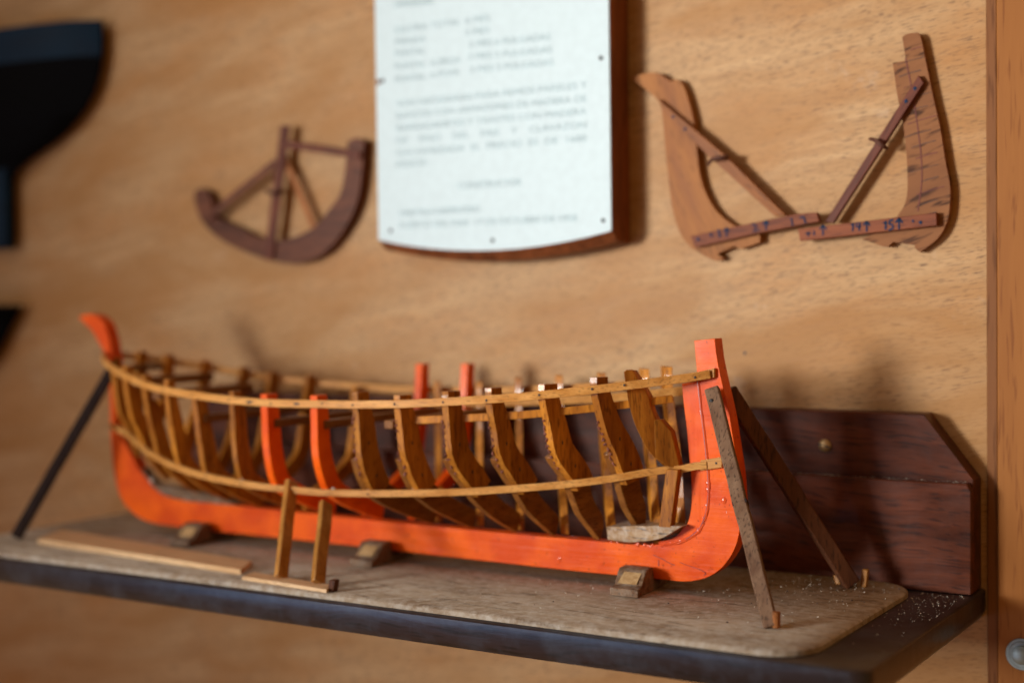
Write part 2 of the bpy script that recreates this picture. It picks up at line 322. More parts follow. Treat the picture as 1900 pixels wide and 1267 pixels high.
def catmull(pts, n=6, closed=False):
    """pts; a point with a trailing 's' stays a corner"""
    P = [tuple(p) for p in pts]; co = [(p[-1] == 's') for p in P]; P = [p[:-1] if c else p for p, c in zip(P, co)]
    V = [np.array(p, float) for p in P]; m = len(V); out = []
    rng = range(m) if closed else range(m-1)
    for i in rng:
        a, b = V[i], V[(i+1) % m]
        p0 = V[i-1] if (closed or i > 0) else a
        p3 = V[(i+2) % m] if (closed or i < m-2) else b
        if co[i]: p0 = a
        if co[(i+1) % m]: p3 = b
        for k in range(n):
            t = k/n
            out.append(tuple(.5*((2*a)+(-p0+b)*t+(2*p0-5*a+4*b-p3)*t*t+(-p0+3*a-3*b+p3)*t**3)))
    if not closed: out.append(tuple(V[-1]))
    return out
def px_outline(px, Y, n=5): return [hy(x, y, Y) for x, y in catmull(px, n, True)]
S = 's'

# ------------------------------------------------------------------ the wall
bm = bmesh.new(); box(bm, (-3.2, 0.0, -1.3), (-0.2465, 0.02, 1.6))
wall = obj('wall', bm, M['wall'], smooth=False, kind='structure', label='tan plywood wall panel with slanting grain')
p = hy(1382, 655, 0); bm = bmesh.new(); disc(bm, (p[0], 0.001, p[2]), .0012, .0012)
obj('nail_head', bm, M['darkhole'], wall)
# the batten on the right
bt = thing('wall_batten', 'upright orange brown wooden batten along the right edge of the wall', 'batten', (-0.22, 0, 0.1))
bm = bmesh.new(); box(bm, (-0.2460, -0.0025, -1.3), (-0.2388, 0.02, 1.6)); obj('bead', bm, M['bead'], bt, bevel=.0008, label='narrow darker strip along the left edge of the batten')
bm = bmesh.new(); box(bm, (-0.2383, -0.006, -1.3), (0.30, 0.02, 1.6)); obj('board', bm, M['batten'], bt, bevel=.0012)
bx, _, bz = hy(1897, 1213, -.006)
bm = bmesh.new(); disc(bm, (bx, -.0062, bz), .0108, .0012, n=28); disc(bm, (bx, -.0074, bz), .0088, .001, n=28)
wsh = obj('washer', bm, M['steel'], bt, bevel=.0004)
bm = bmesh.new(); disc(bm, (bx, -.0084, bz), .0062, .0022, n=20, dome=.0012); obj('bolt_head', bm, M['steel'], wsh)

# ------------------------------------------------------------------ the shelf
SHL, SHR, SHF = -1.042, -0.2475, -0.2515
sh = thing('wall_shelf', 'dark varnished mahogany wall shelf carrying the orange boat model', 'shelf', (-.65, 0, -.02))
def rounded(x0, y0, x1, y1, r, z, corners=(1, 1, 1, 1), n=7):
    out = []
    for k, (cx, cy, a0) in enumerate(((x0+r, y0+r, 180), (x1-r, y0+r, 270), (x1-r, y1-r, 0), (x0+r, y1-r, 90))):
        if corners[k]:
            for i in range(n+1):
                a = R_(a0+90*i/n); out.append((cx+r*math.cos(a), cy+r*math.sin(a), z))
        else: out.append(((x0, y0, z), (x1, y0, z), (x1, y1, z), (x0, y1, z))[k])
    return out
bm = bmesh.new()
lo = rounded(SHL+.004, SHF+.004, SHR-.003, -.0005, .008, -.020, (1, 1, 0, 0))
mi = rounded(SHL, SHF, SHR, -.0005, .011, -.0145, (1, 1, 0, 0))
tp = rounded(SHL, SHF, SHR, -.0005, .011, -.0012, (1, 1, 0, 0))
tt = rounded(SHL+.0016, SHF+.0016, SHR-.0016, -.0005, .010, 0, (1, 1, 0, 0))
rings = [[bm.verts.new(p) for p in r] for r in (lo, mi, tp, tt)]
bm.faces.new(rings[0]); bm.faces.new(list(reversed(rings[-1])))
for a, b in zip(rings, rings[1:]):
    for k in range(len(a)): bm.faces.new((a[k], b[k], b[(k+1) % len(a)], a[(k+1) % len(a)]))
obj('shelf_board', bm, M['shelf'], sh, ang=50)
# backboard: upper thin board with a chamfered corner, lower board standing proud of it
xl = hy(345, 800, -.02)[0]
zt = 0.1203
bm = bmesh.new()
prism(bm, [(xl, -.0195, .0005), (SHR-.003, -.0195, .0005), (SHR-.003, -.0195, .0765), (-.2843, -.0195, zt), (xl+.034, -.0195, zt), (xl, -.0195, .0765)], (0, .0193, 0))
bb = obj('backboard', bm, M['mahog'], sh, bevel=.0008)
bm = bmesh.new()
prism(bm, [(xl+.002, -.0285, .0006), (SHR-.0025, -.0285, .0006), (SHR-.0025, -.0285, .070), (SHR-.0055, -.0285, .0750), (xl+.002, -.0285, .0750)], (0, .0087, 0))
obj('lower_rail', bm, M['mahog'], sh, bevel=.0009)
sx, _, sz = hy(1531, 826, -.0195)
bm = bmesh.new()
disc(bm, (sx, -.0198, sz), .0046, .0006, n=24, dome=.0022)
scr = obj('screw_head', bm, M['brass'], sh)
bm = bmesh.new(); bar(bm, (sx-.0042, -.0219, sz+.0011), (sx+.0042, -.0219, sz-.0011), (.0000, 0, .0011), (0, .0013, 0)); obj('slot', bm, M['darkhole'], scr)

# ------------------------------------------------------------------ base panel lying on the shelf
PT = 0.0045
bm = bmesh.new()
a = rounded(-1.036, -.2478, -.2845, -.0302, .030, 0.0003, (0, 1, 1, 0)); n0 = len(a)
b1 = rounded(-1.036, -.2478, -.2845, -.0302, .030, PT-.0012, (0, 1, 1, 0)); b2 = rounded(-1.0345, -.2463, -.2860, -.0315, .0285, PT, (0, 1, 1, 0))
rings = [[bm.verts.new(p) for p in r] for r in (a, b1, b2)]
bm.faces.new(rings[0]); bm.faces.new(list(reversed(rings[-1])))
for r0, r1 in zip(rings, rings[1:]):
    for k in range(n0): bm.faces.new((r0[k], r1[k], r1[(k+1) % n0], r0[(k+1) % n0]))
obj('base_panel', bm, M['panel'], loc=(-.65, -.14, 0), ang=50, label='thin dusty plywood panel with rounded corners lying on the dark shelf', cat='panel')

# crumbs of dust and shavings
bm = bmesh.new()
def tetra(c, r, mat):
    vs_ = [bm.verts.new(Vector(c)+Vector((random.uniform(-1, 1), random.uniform(-1, 1), random.uniform(-.6, .8))).normalized()*r*random.uniform(.6, 1.2)) for _ in range(5)]
    try:
        h = bmesh.ops.convex_hull(bm, input=vs_)
        for g in h['geom']:
            if isinstance(g, bmesh.types.BMFace): g.material_index = mat
    except Exception: pass
for i in range(1900):
    u = random.random()
    if u < .40: x, y = random.gauss(-.36, .06), random.gauss(-.055, .025)
    elif u < .72: x, y = random.uniform(-.62, -.30), random.gauss(-.13, .045)
    else: x, y = random.uniform(-.98, -.285), random.uniform(-.235, -.035)
    if not (-1.03 < x < -.290 and -.242 < y < -.034): continue
    r = random.choice((.0002, .0003, .0004, .0005, .0008))*random.uniform(.7, 1.1)
    tetra((x, y, PT+r*.5), r, 0 if random.random() < .8 else 1)
for i in range(300):
    x = random.uniform(-.283, -.252); y = random.gauss(-.05, .05)
    if not -.22 < y < -.032: continue
    r = random.choice((.0002, .0003, .0004, .0005, .0008)); tetra((x, y, r*.5), r, 0)
for i in range(160):
    r = random.choice((.0003, .0004, .0006)); tetra((random.uniform(-.45, -.255), random.uniform(-.0275, -.021), .0752+r*.4), r, 0)
obj('sawdust', bm, [M['crumb'], M['crumbd']], loc=(-.4, -.1, 0), smooth=False, kind='stuff', label='pale crumbs of sawdust and plaster scattered over the panel and shelf', cat='sawdust')

# ------------------------------------------------------------------ the boat model
YC = -.125; KF = -.131; KT = .012
boat = thing('boat_model', 'skeleton model of a wooden boat with orange keel and bare honey coloured ribs', 'model boat', (-.68, YC, .0115))
keel_px = [(1288, 632, S), (1326, 628, S), (1331, 668), (1341, 715), (1353, 768), (1363, 830), (1371, 884), (1374, 940), (1372, 985), (1362, 1020), (1342, 1050),
           (1316, 1069), (1288, 1077), (1262, 1078), (1223, 1074), (1150, 1067), (1060, 1058), (900, 1040), (750, 1023), (646, 1011), (537, 999.5), (452, 990.5), (397, 985),
           (334, 977), (290, 971), (262, 962), (243, 948), (226, 927), (216, 898), (209.5, 862), (206, 816), (205, 780), (204, 730), (203, 690), (196, 658), (189, 645), (180.5, 630),
           (170.5, 613), (155, 598), (146, 587, S), (166, 582.5), (180, 587, S), (192, 600), (199, 618), (205, 645), (211, 690), (213, 740), (217, 780), (226, 812), (241, 840), (255, 867),
           (271, 887), (284, 904), (305, 919), (343, 929), (398, 934), (452, 939.5), (540, 949), (620, 957.5), (720, 968), (800, 976), (900, 985.5), (1000, 994.5), (1100, 1003), (1177, 1010),
           (1225, 1009), (1265, 1000), (1292, 982), (1306, 955), (1312, 915), (1310, 870), (1305, 810), (1299, 750), (1294, 700)]
bm = bmesh.new(); prism(bm, px_outline(keel_px, KF, 4), (0, KT, 0))
keel = obj('keel', bm, M['orange'], boat, bevel=.0009, seg=2, label='orange painted keel with curved stem and swept stern post')
apron_px = [(1265, 712, S), (1296, 706, S), (1300, 750), (1306, 810), (1311, 870), (1313, 915), (1307, 956), (1293, 983), (1266, 1001), (1226, 1010), (1222, 1004, S), (1236, 1002), (1255, 994), (1266, 981), (1276.5, 968), (1282.3, 940),
            (1283, 895), (1278, 840), (1273, 785), (1268, 745)]
bm = bmesh.new(); prism(bm, px_outline(apron_px, KF+.0016, 4), (0, KT-.0032, 0))
obj('apron', bm, M['orange_v'], boat, bevel=.0008)
# glossy varnish lumps run along the seam
it = []
for x, y, r in ((1313, 908, 1.5), (1312, 896, 1.1), (1343, 928, 2.2), (1295, 985, 1.9), (1289, 991, 1.5), (1301, 978, 1.2), (1307, 965, 1.1), (1183, 1010, 1.6), (1196, 1011, 1.2), (1210, 1011, 1.0),
                (1222, 1047, .7), (1038, 1037, 1.8), (757, 992, 1.1), (1222, 1054, .6), (1348, 950, .8)):
    q = hy(x, y, KF); it.append(((q[0], KF+.0003, q[2]), r*.001, (1.1, .5, 1.3)))
k = catmull([(1300, 760), (1309, 836), (1314, 917), (1307, 960), (1293, 985), (1262, 1003), (1215, 1011), (1130, 1006)], 12)
for i in range(26):
    x, y = k[int(random.random()*(len(k)-1))]; q = hy(x+random.uniform(-2, 2), y+random.uniform(-2, 2), KF); it.append(((q[0], KF+.0003, q[2]), random.uniform(.0005, .0009), (2.2, .5, 1.0)))
spots('varnish_drip', it, M['varnish'], keel, 2)
# seam between apron and stem, with a lip of dried varnish
kk = catmull([(1294, 704), (1299, 750), (1305, 800), (1309.5, 840), (1313, 880), (1314, 917), (1308, 957), (1294, 984), (1266, 1002), (1225, 1011)], 5)
bm = bmesh.new(); sweep(bm, [hy(x, y, KF-.0001) for x, y in kk[:-6]], .0009, .0005, flat=(0, 1, 0)); obj('seam', bm, M['redpaint'], keel)
bm = bmesh.new(); tube(bm, [hy(x+2.2+random.uniform(-.5, .5), y+2*min(1, i/20), KF) for i, (x, y) in enumerate(kk)], lambda t: .0005+.0004*abs(math.sin(t*23)+.4*math.sin(t*71))*(0.3+t), n=8); obj('varnish_bead', bm, M['varnish'], keel)
# scratches cut in the forefoot
bm = bmesh.new()
for pts in ([(1212, 1029), (1228, 1036), (1240, 1043), (1252, 1048)], [(1262, 1043), (1278, 1049), (1296, 1055), (1309, 1062), (1306, 1067)], [(1222, 1038), (1222, 1050)]):
    sweep(bm, [hy(x, y, KF-.0001) for x, y in catmull(pts, 4)], .0006, .0004, flat=(0, 1, 0))
obj('scratch', bm, M['redpaint'], keel)
# the rails
def I(x, xs, ys): return float(np.interp(x, xs, ys))
RX = [-.9665, -.955, -.93, -.90, -.87, -.84, -.81, -.78, -.75, -.72, -.69, -.66, -.63, -.60, -.57, -.54, -.51, -.48, -.45, -.42, -.405, -.390]
RB = [.006, .017, .034, .049, .060, .068, .074, .0775, .0795, .0805, .0805, .080, .079, .077, .074, .070, .064, .055, .042, .025, .0155, .0085]
RZ = [.158, .1555, .1515, .1460, .1405, .1360, .1335, .1317, .1300, .1288, .1288, .1292, .1298, .1307, .1325, .1345, .1367, .1398, .1432, .1472, .1492, .1520]
def rail_path(side, dz=0, db=0, x0=-.9665, x1=-.390, n=70):
    out = []
    for i in range(n+1):
        x = x0+(x1-x0)*i/n
        bs = [I(x+d, RX, RB) for d in (-.008, 0, .008)]; zs_ = [I(x+d, RX, RZ) for d in (-.008, 0, .008)]
        out.append((x, YC+side*(sum(bs)/3+db), sum(zs_)/3+dz))
    return out
for side, lab in ((-1, 'near pale gunwale strip nailed over the rib heads'), (1, 'far gunwale strip on the wall side')):
    bm = bmesh.new(); pth = rail_path(side, 0, .0016 if side < 0 else .0)
    pth[0] = (-.9685, YC+side*.0015, .1585); pth.insert(1, (-.9672, YC+side*.0062, .158))
    pth[-1] = (-.391, YC+side*.0095, pth[-1][2])
    sweep(bm, pth, .0056, .0026)
    g = obj('gunwale', bm, M['rail'], boat, bevel=.0004, label=lab)
    if side < 0:
        it = []
        for X in (-.896, -.862, -.827, -.792, -.75, -.708, -.66, -.633, -.598, -.56, -.528, -.492, -.459, -.44, -.40):
            it.append(((X+.001, YC-I(X, RX, RB)-.0029, I(X, RX, RZ)+random.uniform(-.0005, .0008)), .0009, (1, .5, 1)))
        for X in (-.722, -.6765): it.append(((X-.006, YC-I(X, RX, RB)-.0028, I(X, RX, RZ)), .0016, (2.2, .3, .8)))
        spots('nail', it, M['darkhole'], g)
# end caps of the near strips on the stem
bm = bmesh.new(); p0 = hy(1282, 701, KF-.0016); p1 = hy(1327, 691.5, KF-.0016)
bar(bm, p0, p1, (0, 0, .0062), (0, .0026, 0)); obj('rail_end', bm, M['rail'], boat, bevel=.0004)
bm = bmesh.new(); p0 = hy(1301, 863, KF-.0017); p1 = hy(1341, 857, KF-.0017)
bar(bm, p0, p1, (0, 0, .0070), (0, .0028, 0)); obj('rail_end', bm, M['rail'], boat, bevel=.0004)
spots('nail', [(hy(x, y, KF-.0030), .0010, (1, .5, 1)) for x, y in ((1302, 696), (1329, 859))], M['darkhole'], boat)
# hull sections
SX = [-.955, -.925, -.896, -.862, -.827, -.792, -.75, -.72, -.673, -.633, -.598, -.56, -.528, -.492, -.459, -.44, -.42]
SB = [[.015, .034, .049, .061, .070, .0755, .0785, .0795, .079, .078, .0755, .0715, .0665, .057, .0445, .0355, .022],
      [.012, .029, .045, .057, .068, .0735, .0780, .0790, .079, .077, .074, .0705, .0630, .052, .0380, .0270, .0155],
      [.008, .022, .038, .052, .064, .0700, .0770, .0775, .078, .075, .070, .0670, .0580, .0465, .030, .019, .0115],
      [.006, .013, .029, .045, .056, .0630, .0690, .0685, .0665, .064, .058, .0490, .0415, .031, .0225, .014, .009]]
SZS = [.097, .089, .0825, .0775, .0720, .0685, .0660, .0645, .0635, .0650, .0668, .0690, .072, .0757, .0805, .0845, .0885]
def keel_top(X):
    return I(X, [-.96, -.94, -.92, -.90, -.88, -.85, -.80, -.5, -.47, -.46, -.42, -.40], [.098, .078, .062, .053, .046, .040, .036, .034, .034, .0415, .0415, .052])
def section(X, top):
    zr = I(X, RX, RZ); zs_ = I(X, SX, SZS); b = [I(X, SX, s) for s in SB]; kt = keel_top(X)
    z2 = .116 if zr-.116 > .006 else zr-.006; z3 = zs_+(z2-zs_)*.5
    mid = (b[3]*.58+.003, kt+(zs_-kt)*.50)
    return [(b[0]+.0005*0, zr+top), (b[0], zr-.002), (b[1], z2), (b[2], z3), (b[3], zs_), mid, (.0035, kt+.0005)]
def rib(X, side, top=.006, th=.0052, head=.0115, mid=.018, mat='rib', dx_top=0.0, name='rib', rough=.0004, label=None, kx=None, part='all'):
    o = catmull(section(X, top), 5); bh = o[0][0]
    if kx is None: kx = X
    XO = -th if part == 'floor' else 0.0
    n = len(o); inner = []; outer = []
    for i, (bb_, z) in enumerate(o):
        a = o[max(0, i-1)]; c = o[min(n-1, i+1)]; tx, tz = c[0]-a[0], c[1]-a[1]; L = math.hypot(tx, tz) or 1
        nx, nz = tz/L, -tx/L            # inward
        if nx > 0: nx, nz = -nx, -nz
        t = i/(n-1)
        d = head+(mid-head)*math.sin(min(1, t/.62)*math.pi/2)**2 if t < .62 else mid*(1-(t-.62)*.75)
        if t < .06: nx, nz = -1, 0
        outer.append((bb_+random.uniform(-rough, rough)*(1 if t > .4 else .3), z)); ib = bb_+nx*d; iz = z+abs(nz)*d
        inner.append((max(.0015, ib), iz))
    if part == 'futtock': k_ = int(n*.72); outer, inner = outer[:k_], inner[:k_]
    if part == 'floor': k_ = int(n*.50); outer, inner = outer[k_:], [(q_[0]-.0015, q_[1]+.001) for q_ in inner[k_:]]
    n = len(outer)
    bm = bmesh.new()
    def P(q, x): 
        sh_ = dx_top*max(0, (q[1]-.04)/.10)
        return (x+XO+sh_+(kx-X)*(1-min(1, max(0, q[0]/bh))), YC+side*q[0], q[1])
    va = [[bm.verts.new(P(q, X+s)) for q in outer] for s in (-th/2, th/2)]
    vb = [[bm.verts.new(P(q, X+s)) for q in inner] for s in (-th/2, th/2)]
    for i in range(n-1):
        for f in ((va[0][i], va[0][i+1], va[1][i+1], va[1][i]), (vb[0][i], vb[1][i], vb[1][i+1], vb[0][i+1]),
                  (va[0][i], vb[0][i], vb[0][i+1], va[0][i+1]), (va[1][i], va[1][i+1], vb[1][i+1], vb[1][i])):
            bm.faces.new(f)
    bm.faces.new((va[0][0], va[1][0], vb[1][0], vb[0][0])); bm.faces.new((va[0][-1], vb[0][-1], vb[1][-1], va[1][-1]))
    if mat == 'rib' and side < 0 and X > -.64 and part != 'floor':      # rough bark left on the outer edge
        for i in range(n):
            t = i/(n-1)
            if .40 < t < .85:
                for _ in range(3):
                    q = outer[i]; pp_ = P(q, X); blob(bm, (pp_[0]-th*.4+random.uniform(-.0012, .001), YC+side*(q[0]+.0004), q[1]+random.uniform(-.001, .001)), random.uniform(.0003, .0010), (random.uniform(.6, 1.3), .8, random.uniform(.8, 1.8)), 1, 1, .3)
    o_ = obj(name, bm, [M[mat], M['redrough']], boat, bevel=.0005, seg=2, ang=40, label=label)
    if mat == 'rib' and side < 0 and part != 'floor':
        bm = bmesh.new(); q = [( (a_[0]+b_[0])/2, (a_[1]+b_[1])/2) for a_, b_ in zip(outer, inner)]
        bm.free(); spots('nail', [((P(q[k], X)[0]+th/2, YC+side*q[k][0], q[k][1]), .0011, (.3, .8, 1.5)) for k in (int(n*.62), int(n*.82))], M['darkhole'], o_)
    return o_
for X, top, hd in ((-.93, .001, .008), (-.896, .006, .009), (-.862, .006, .009), (-.827, .008, .009), (-.792, .003, .010), (-.75, .006, .011), (-.633, .0085, .0125), (-.598, .0060, .0125), (-.56, .0070, .0135),
               (-.528, .0075, .0115), (-.492, .0070, .0140), (-.459, .0080, .0110)):
    if X > -.64:
        r_ = random.getstate(); rib(X, -1, top, head=hd*.80, mid=.0165, kx=X+.018, part='futtock'); random.setstate(r_)
        rib(X, -1, top, head=hd*.8, mid=.0155, kx=X+.018, part='floor', name='floor_timber', mat='floor')
    else: rib(X, -1, top, head=hd*.85, mid=.015 if X > -.8 else .014)
for X in (-.72, -.673): rib(X+.003, -1, .006, th=.0068, head=.0115, mid=.015, mat='orange_v', rough=0, label='orange painted rib on the near side')
for X in (-.945, -.925, -.896, -.862, -.835, -.799): rib(X, 1, .0065, head=.0095, mid=.014)
for X, kx in ((-.672, -.617), (-.631, -.580), (-.592, -.545), (-.553, -.508), (-.512, -.470), (-.470, -.435), (-.448, -.417)): rib(X, 1, .0075 if X < -.6 else .0105, th=.0064, head=.0100, mid=.012, kx=kx)
rib(-.75, 1, .0, head=.0095, mid=.014)
for X in (-.690, -.645): rib(X, 1, .022, th=.0068, head=.010, mid=.013, mat='orange_v', dx_top=.006, rough=0, label='tall orange painted rib on the wall side')
# slanting cant rib by the bow
bm = bmesh.new(); pp = [hy(x, y, -.160+(x-1157)/105*.030) for x, y in catmull([(1157, 690, 's'), (1162, 686, 's'), (1174, 688, 's'), (1192, 716), (1203, 735), (1209, 760), (1228, 800), (1262, 864, 's'), (1240, 871, 's'), (1206, 840), (1181, 795), (1168, 755), (1163, 730)], 3, True)]
prism(bm, pp, (0, .0065, 0)); obj('cant_rib', bm, M['rib'], boat, bevel=.0006, label='broad slanting rib nearest the stem')
# doubling piece by the bow
bm = bmesh.new(); pp = [hy(x, y, -.149+(x-1213)/50*.013) for x, y in ((1213, 779), (1226, 778), (1246, 800), (1262, 868), (1240, 866), (1216, 850))]
prism(bm, pp, (0, .006, 0)); obj('rib_doubler', bm, M['rib'], boat, bevel=.0006)
bm = bmesh.new(); bar(bm, hy(1251, 870, -.140), hy(1237, 977, -.136), (.009, 0, 0), (0, .007, 0)); obj('cant_rib', bm, M['rib'], boat, bevel=.0005)
# lower stringer
def s_path(side):
    out = []
    xs = np.linspace(-.958, -.412, 60)
    for x in xs:
        sh_ = .010*max(0, min(1, (x+.64)/.06)); b = np.mean([I(x-sh_+d, SX, SB[3]) for d in (-.01, 0, .01)]); z = np.mean([I(x+d, SX, SZS) for d in (-.01, 0, .01)])
        out.append((float(x), YC+side*(float(b)+.0018), float(z)))
    return out
pth = s_path(-1)+[(-.402, KF-.0036, .0907), (-.394, KF-.0024, .0915)]
bm = bmesh.new(); sweep(bm, pth, .0050, .0030); st = obj('stringer', bm, M['rail'], boat, bevel=.0004, label='thin bent stringer strip along the bilge')
spots('nail', [((X+.002, YC-I(X, SX, SB[3])-.0038, I(X, SX, SZS)), .0008, (1, .5, 1)) for X in (-.792, -.75, -.633, -.598, -.56, -.528, -.492, -.459, -.43)], M['darkhole'], st)
spots('glue_blob', [((X+.001, YC-I(X, SX, SB[3])-.0008, I(X, SX, SZS)+.0032), .0013, (1.5, 1, .7)) for X in (-.827, -.792, -.75, -.664, -.633, -.598)], M['gluewhite'], st, 2)
# inner clamp on the far side near the bow
bm = bmesh.new(); sweep(bm, rail_path(1, -.0085, -.0125, -.64, -.412, 40), .0062, .0028); obj('clamp', bm, M['rail'], boat, bevel=.0004)
bm = bmesh.new(); sweep(bm, rail_path(-1, -.0125, -.0135, -.60, -.418, 40), .0052, .0026); obj('clamp', bm, M['rib'], boat, bevel=.0004)
# thwarts
for X, dz, w, h in ((-.935, -.005, .020, .005), (-.893, -.007, .016, .007), (-.858, -.010, .018, .007), (-.79, -.019, .007, .006), (-.715, -.016, .008, .006), (-.668, -.0155, .008, .006), (-.61, -.0150, .008, .006)):
    b = I(X, RX, RB)-.008; z = I(X, RX, RZ)+dz
    bm = bmesh.new(); bar(bm, (X, YC-b, z), (X, YC+b, z), (w, 0, 0), (0, 0, h), n=4); obj('thwart', bm, M['thwart'], boat, bevel=.0007)
# deadwood at bow and stern, blue drop of glue at the heel
dead = [(1125, 977, S), (1205, 975), (1266, 976, S), (1250, 986), (1222, 1000), (1170, 1006), (1127, 1001, S)]
bm = bmesh.new(); prism(bm, px_outline(dead, -.1395, 4), (0, .029, 0)); obj('deadwood', bm, M['deadwood'], boat, bevel=.0008, label='worn wooden filler block at the foot of the stem')
dead2 = [(262, 868, S), (285, 896), (310, 902), (350, 910), (400, 921), (440, 936, S), (398, 935), (343, 930), (305, 920), (284, 905), (270, 888)]
bm = bmesh.new(); prism(bm, px_outline(dead2, KF+.001, 4), (0, .010, 0)); obj('deadwood', bm, M['block'], boat, bevel=.0006)
bm = bmesh.new(); q = hy(282, 891, KF); blob(bm, q, .0026, (1, .7, 1), sub=3); obj('glue_blob', bm, M['gluewhite'], boat)

# ------------------------------------------------------------------ keel blocks
def keel_block(px, label, w=.021, hl=.0205, flip=1):
    X = hz(px[0], px[1], PT)[0]
    t = thing('keel_block', label, 'keel block', (X, -.128, PT), 'wooden blocks under the keel')
    prof = [(-.1625, PT+.0002), (-.162, .0100), (-.1560, .0105), (-.1545, .0108), (-.1475, .0185), (-.1445, hl), (-.1335, hl), (-.1325, .0113), (-.1175, .0113), (-.1165, .016), (-.1, .015), (-.099, PT+.0002)]
    bm = bmesh.new(); prism(bm, [(X-w/2, y+random.uniform(-.0006, .0006), z) for y, z in prof], (w, 0, 0))
    for v in bm.verts: v.co.x += (v.co.y+.128)*-.10
    bod = obj('block_body', bm, M['block'], t, bevel=.0007)
    bm = bmesh.new(); u_, v_ = (-.1542, .0115), (-.1478, .0182); nn = (-.0003, .0003); sk = .0026
    prism(bm, [(X-w*.36+sk, u_[0]+nn[0], u_[1]+nn[1]), (X+w*.30+sk, u_[0]+nn[0], u_[1]+nn[1]), (X+w*.34+sk, v_[0]+nn[0], v_[1]+nn[1]), (X-w*.28+sk, v_[0]+nn[0], v_[1]+nn[1])], (0, -.0002, .0002))
    obj('saw_cut', bm, M['endgrain'], bod)
    return t
keel_block((1140, 1110), 'brown notched block under the keel below the bow, nearest the stem')
keel_block((667, 1050), 'brown notched block under the middle of the keel')
keel_block((335, 1012), 'dark notched block under the stern end of the keel')

# ------------------------------------------------------------------ props
def prop(name, label, top, foot, w, th, mat, facing, group='props shoring up the boat model', burn=None, n=10, taper=1.0):
    t = thing(name, label, 'prop', foot, group)
    bm = bmesh.new(); lath(bm, foot, top, w, th, facing=facing, n=n, wob=.0003, taper=taper)
    body = obj('lath', bm, mat, t, bevel=.0009)
    return t, body
tp_, ft_ = (-.3885, -.1375, .1425), (-.3232, -.2000, PT+.001)
t, body = prop('prop', 'grey weathered lath leaning against the orange stem, its foot nearest the camera', tp_, ft_, .0088, .0050, M['grey'], (.25, -.97, 0), taper=1.08)
q = Vector(ft_).lerp(Vector(tp_), .945); bm = bmesh.new(); blob(bm, q+Vector((-.0012, -.0030, 0)), .0016, (1, .5, .9)); obj('nail', bm, M['darkhole'], body)
q = Vector(ft_).lerp(Vector(tp_), .488); q2 = Vector(ft_).lerp(Vector(tp_), .503); bm = bmesh.new(); lath(bm, q, q2, .0093, .0055, facing=(.25, -.97, 0)); obj('dark_band', bm, M['black'], body)
q2 = Vector(ft_)+Vector((.0028, .001, 0)); bm = bmesh.new(); tube(bm, [q2, q2+Vector((.0002, 0, .0095))], .0024, n=10); obj('peg', bm, M['brace_l'], body)
prop('prop', 'dark brown lath behind the orange stem, its foot near the backboard', (-.3880, -.1130, .1400), (-.3215, -.0600, PT+.002), .0108, .0070, M['brown'], (.72, -.70, 0), taper=1.02)
prop('prop', 'blackened lath leaning on the stern at the far left end', (-.9455, -.140, .1480), (-1.000, -.2020, PT+.002), .0090, .0075, M['black'], (.5, -.86, 0))
prop('prop', 'short varnished post under the bilge stringer, left one of the pair', hy(541, 893, -.1900), hz(521, 1072, PT+.0030), .0048, .0100, M['post'], (0, -1, 0), 'short posts under the bilge stringer', n=3)
prop('prop', 'short varnished post under the bilge stringer, right one of the pair', hy(605, 933, -.193), hz(590, 1082, PT+.0030), .0050, .0100, M['post'], (0, -1, 0), 'short posts under the bilge stringer', n=3)
# strips lying on the panel
bm = bmesh.new(); a0 = hz(60, 1000, PT); b0 = hz(446, 1066, PT)
prism(bm, [hz(70, 1008, PT+.0002), hz(447, 1066, PT+.0002), hz(468, 1050, PT+.0002), hz(112, 990, PT+.0002)], (0, 0, .0040))
obj('wood_strip', bm, M['pale'], loc=hz(250, 1030, PT), bevel=.0005, label='long pale wooden strip lying on the panel at the left', cat='wood strip')
bm = bmesh.new()
prism(bm, [hz(449, 1075, PT+.0002), hz(606, 1100, PT+.0002), hz(618, 1092, PT+.0002), hz(470, 1067, PT+.0002)], (0, 0, .0026))
obj('wood_strip', bm, M['pale'], loc=hz(530, 1085, PT), bevel=.0005, label='short thin sill strip under the two varnished posts', cat='wood strip')
def peg(px, r, h, mat, label, lean=(0, 0)):
    p = hz(px[0], px[1], PT); bm = bmesh.new(); bar(bm, p, (p[0]+lean[0], p[1]+lean[1], PT+h), (r*2, 0, 0), (0, r*2, 0), n=2)
    obj('peg', bm, mat, loc=p, bevel=.0006, label=label, cat='peg', group='small pegs standing in the panel')
peg((617, 1097), .0026, .0085, M['brown'], 'small brown peg at the end of the sill strip', (.002, 0))
peg((1603, 1088), .0021, .012, M['post'], 'small orange peg beside the foot of the dark brown prop', (.001, .001))
peg((1556, 1083), .0018, .006, M['post'], 'tiny broken splinter peg left of the foot of the dark brown prop', (-.002, .001))

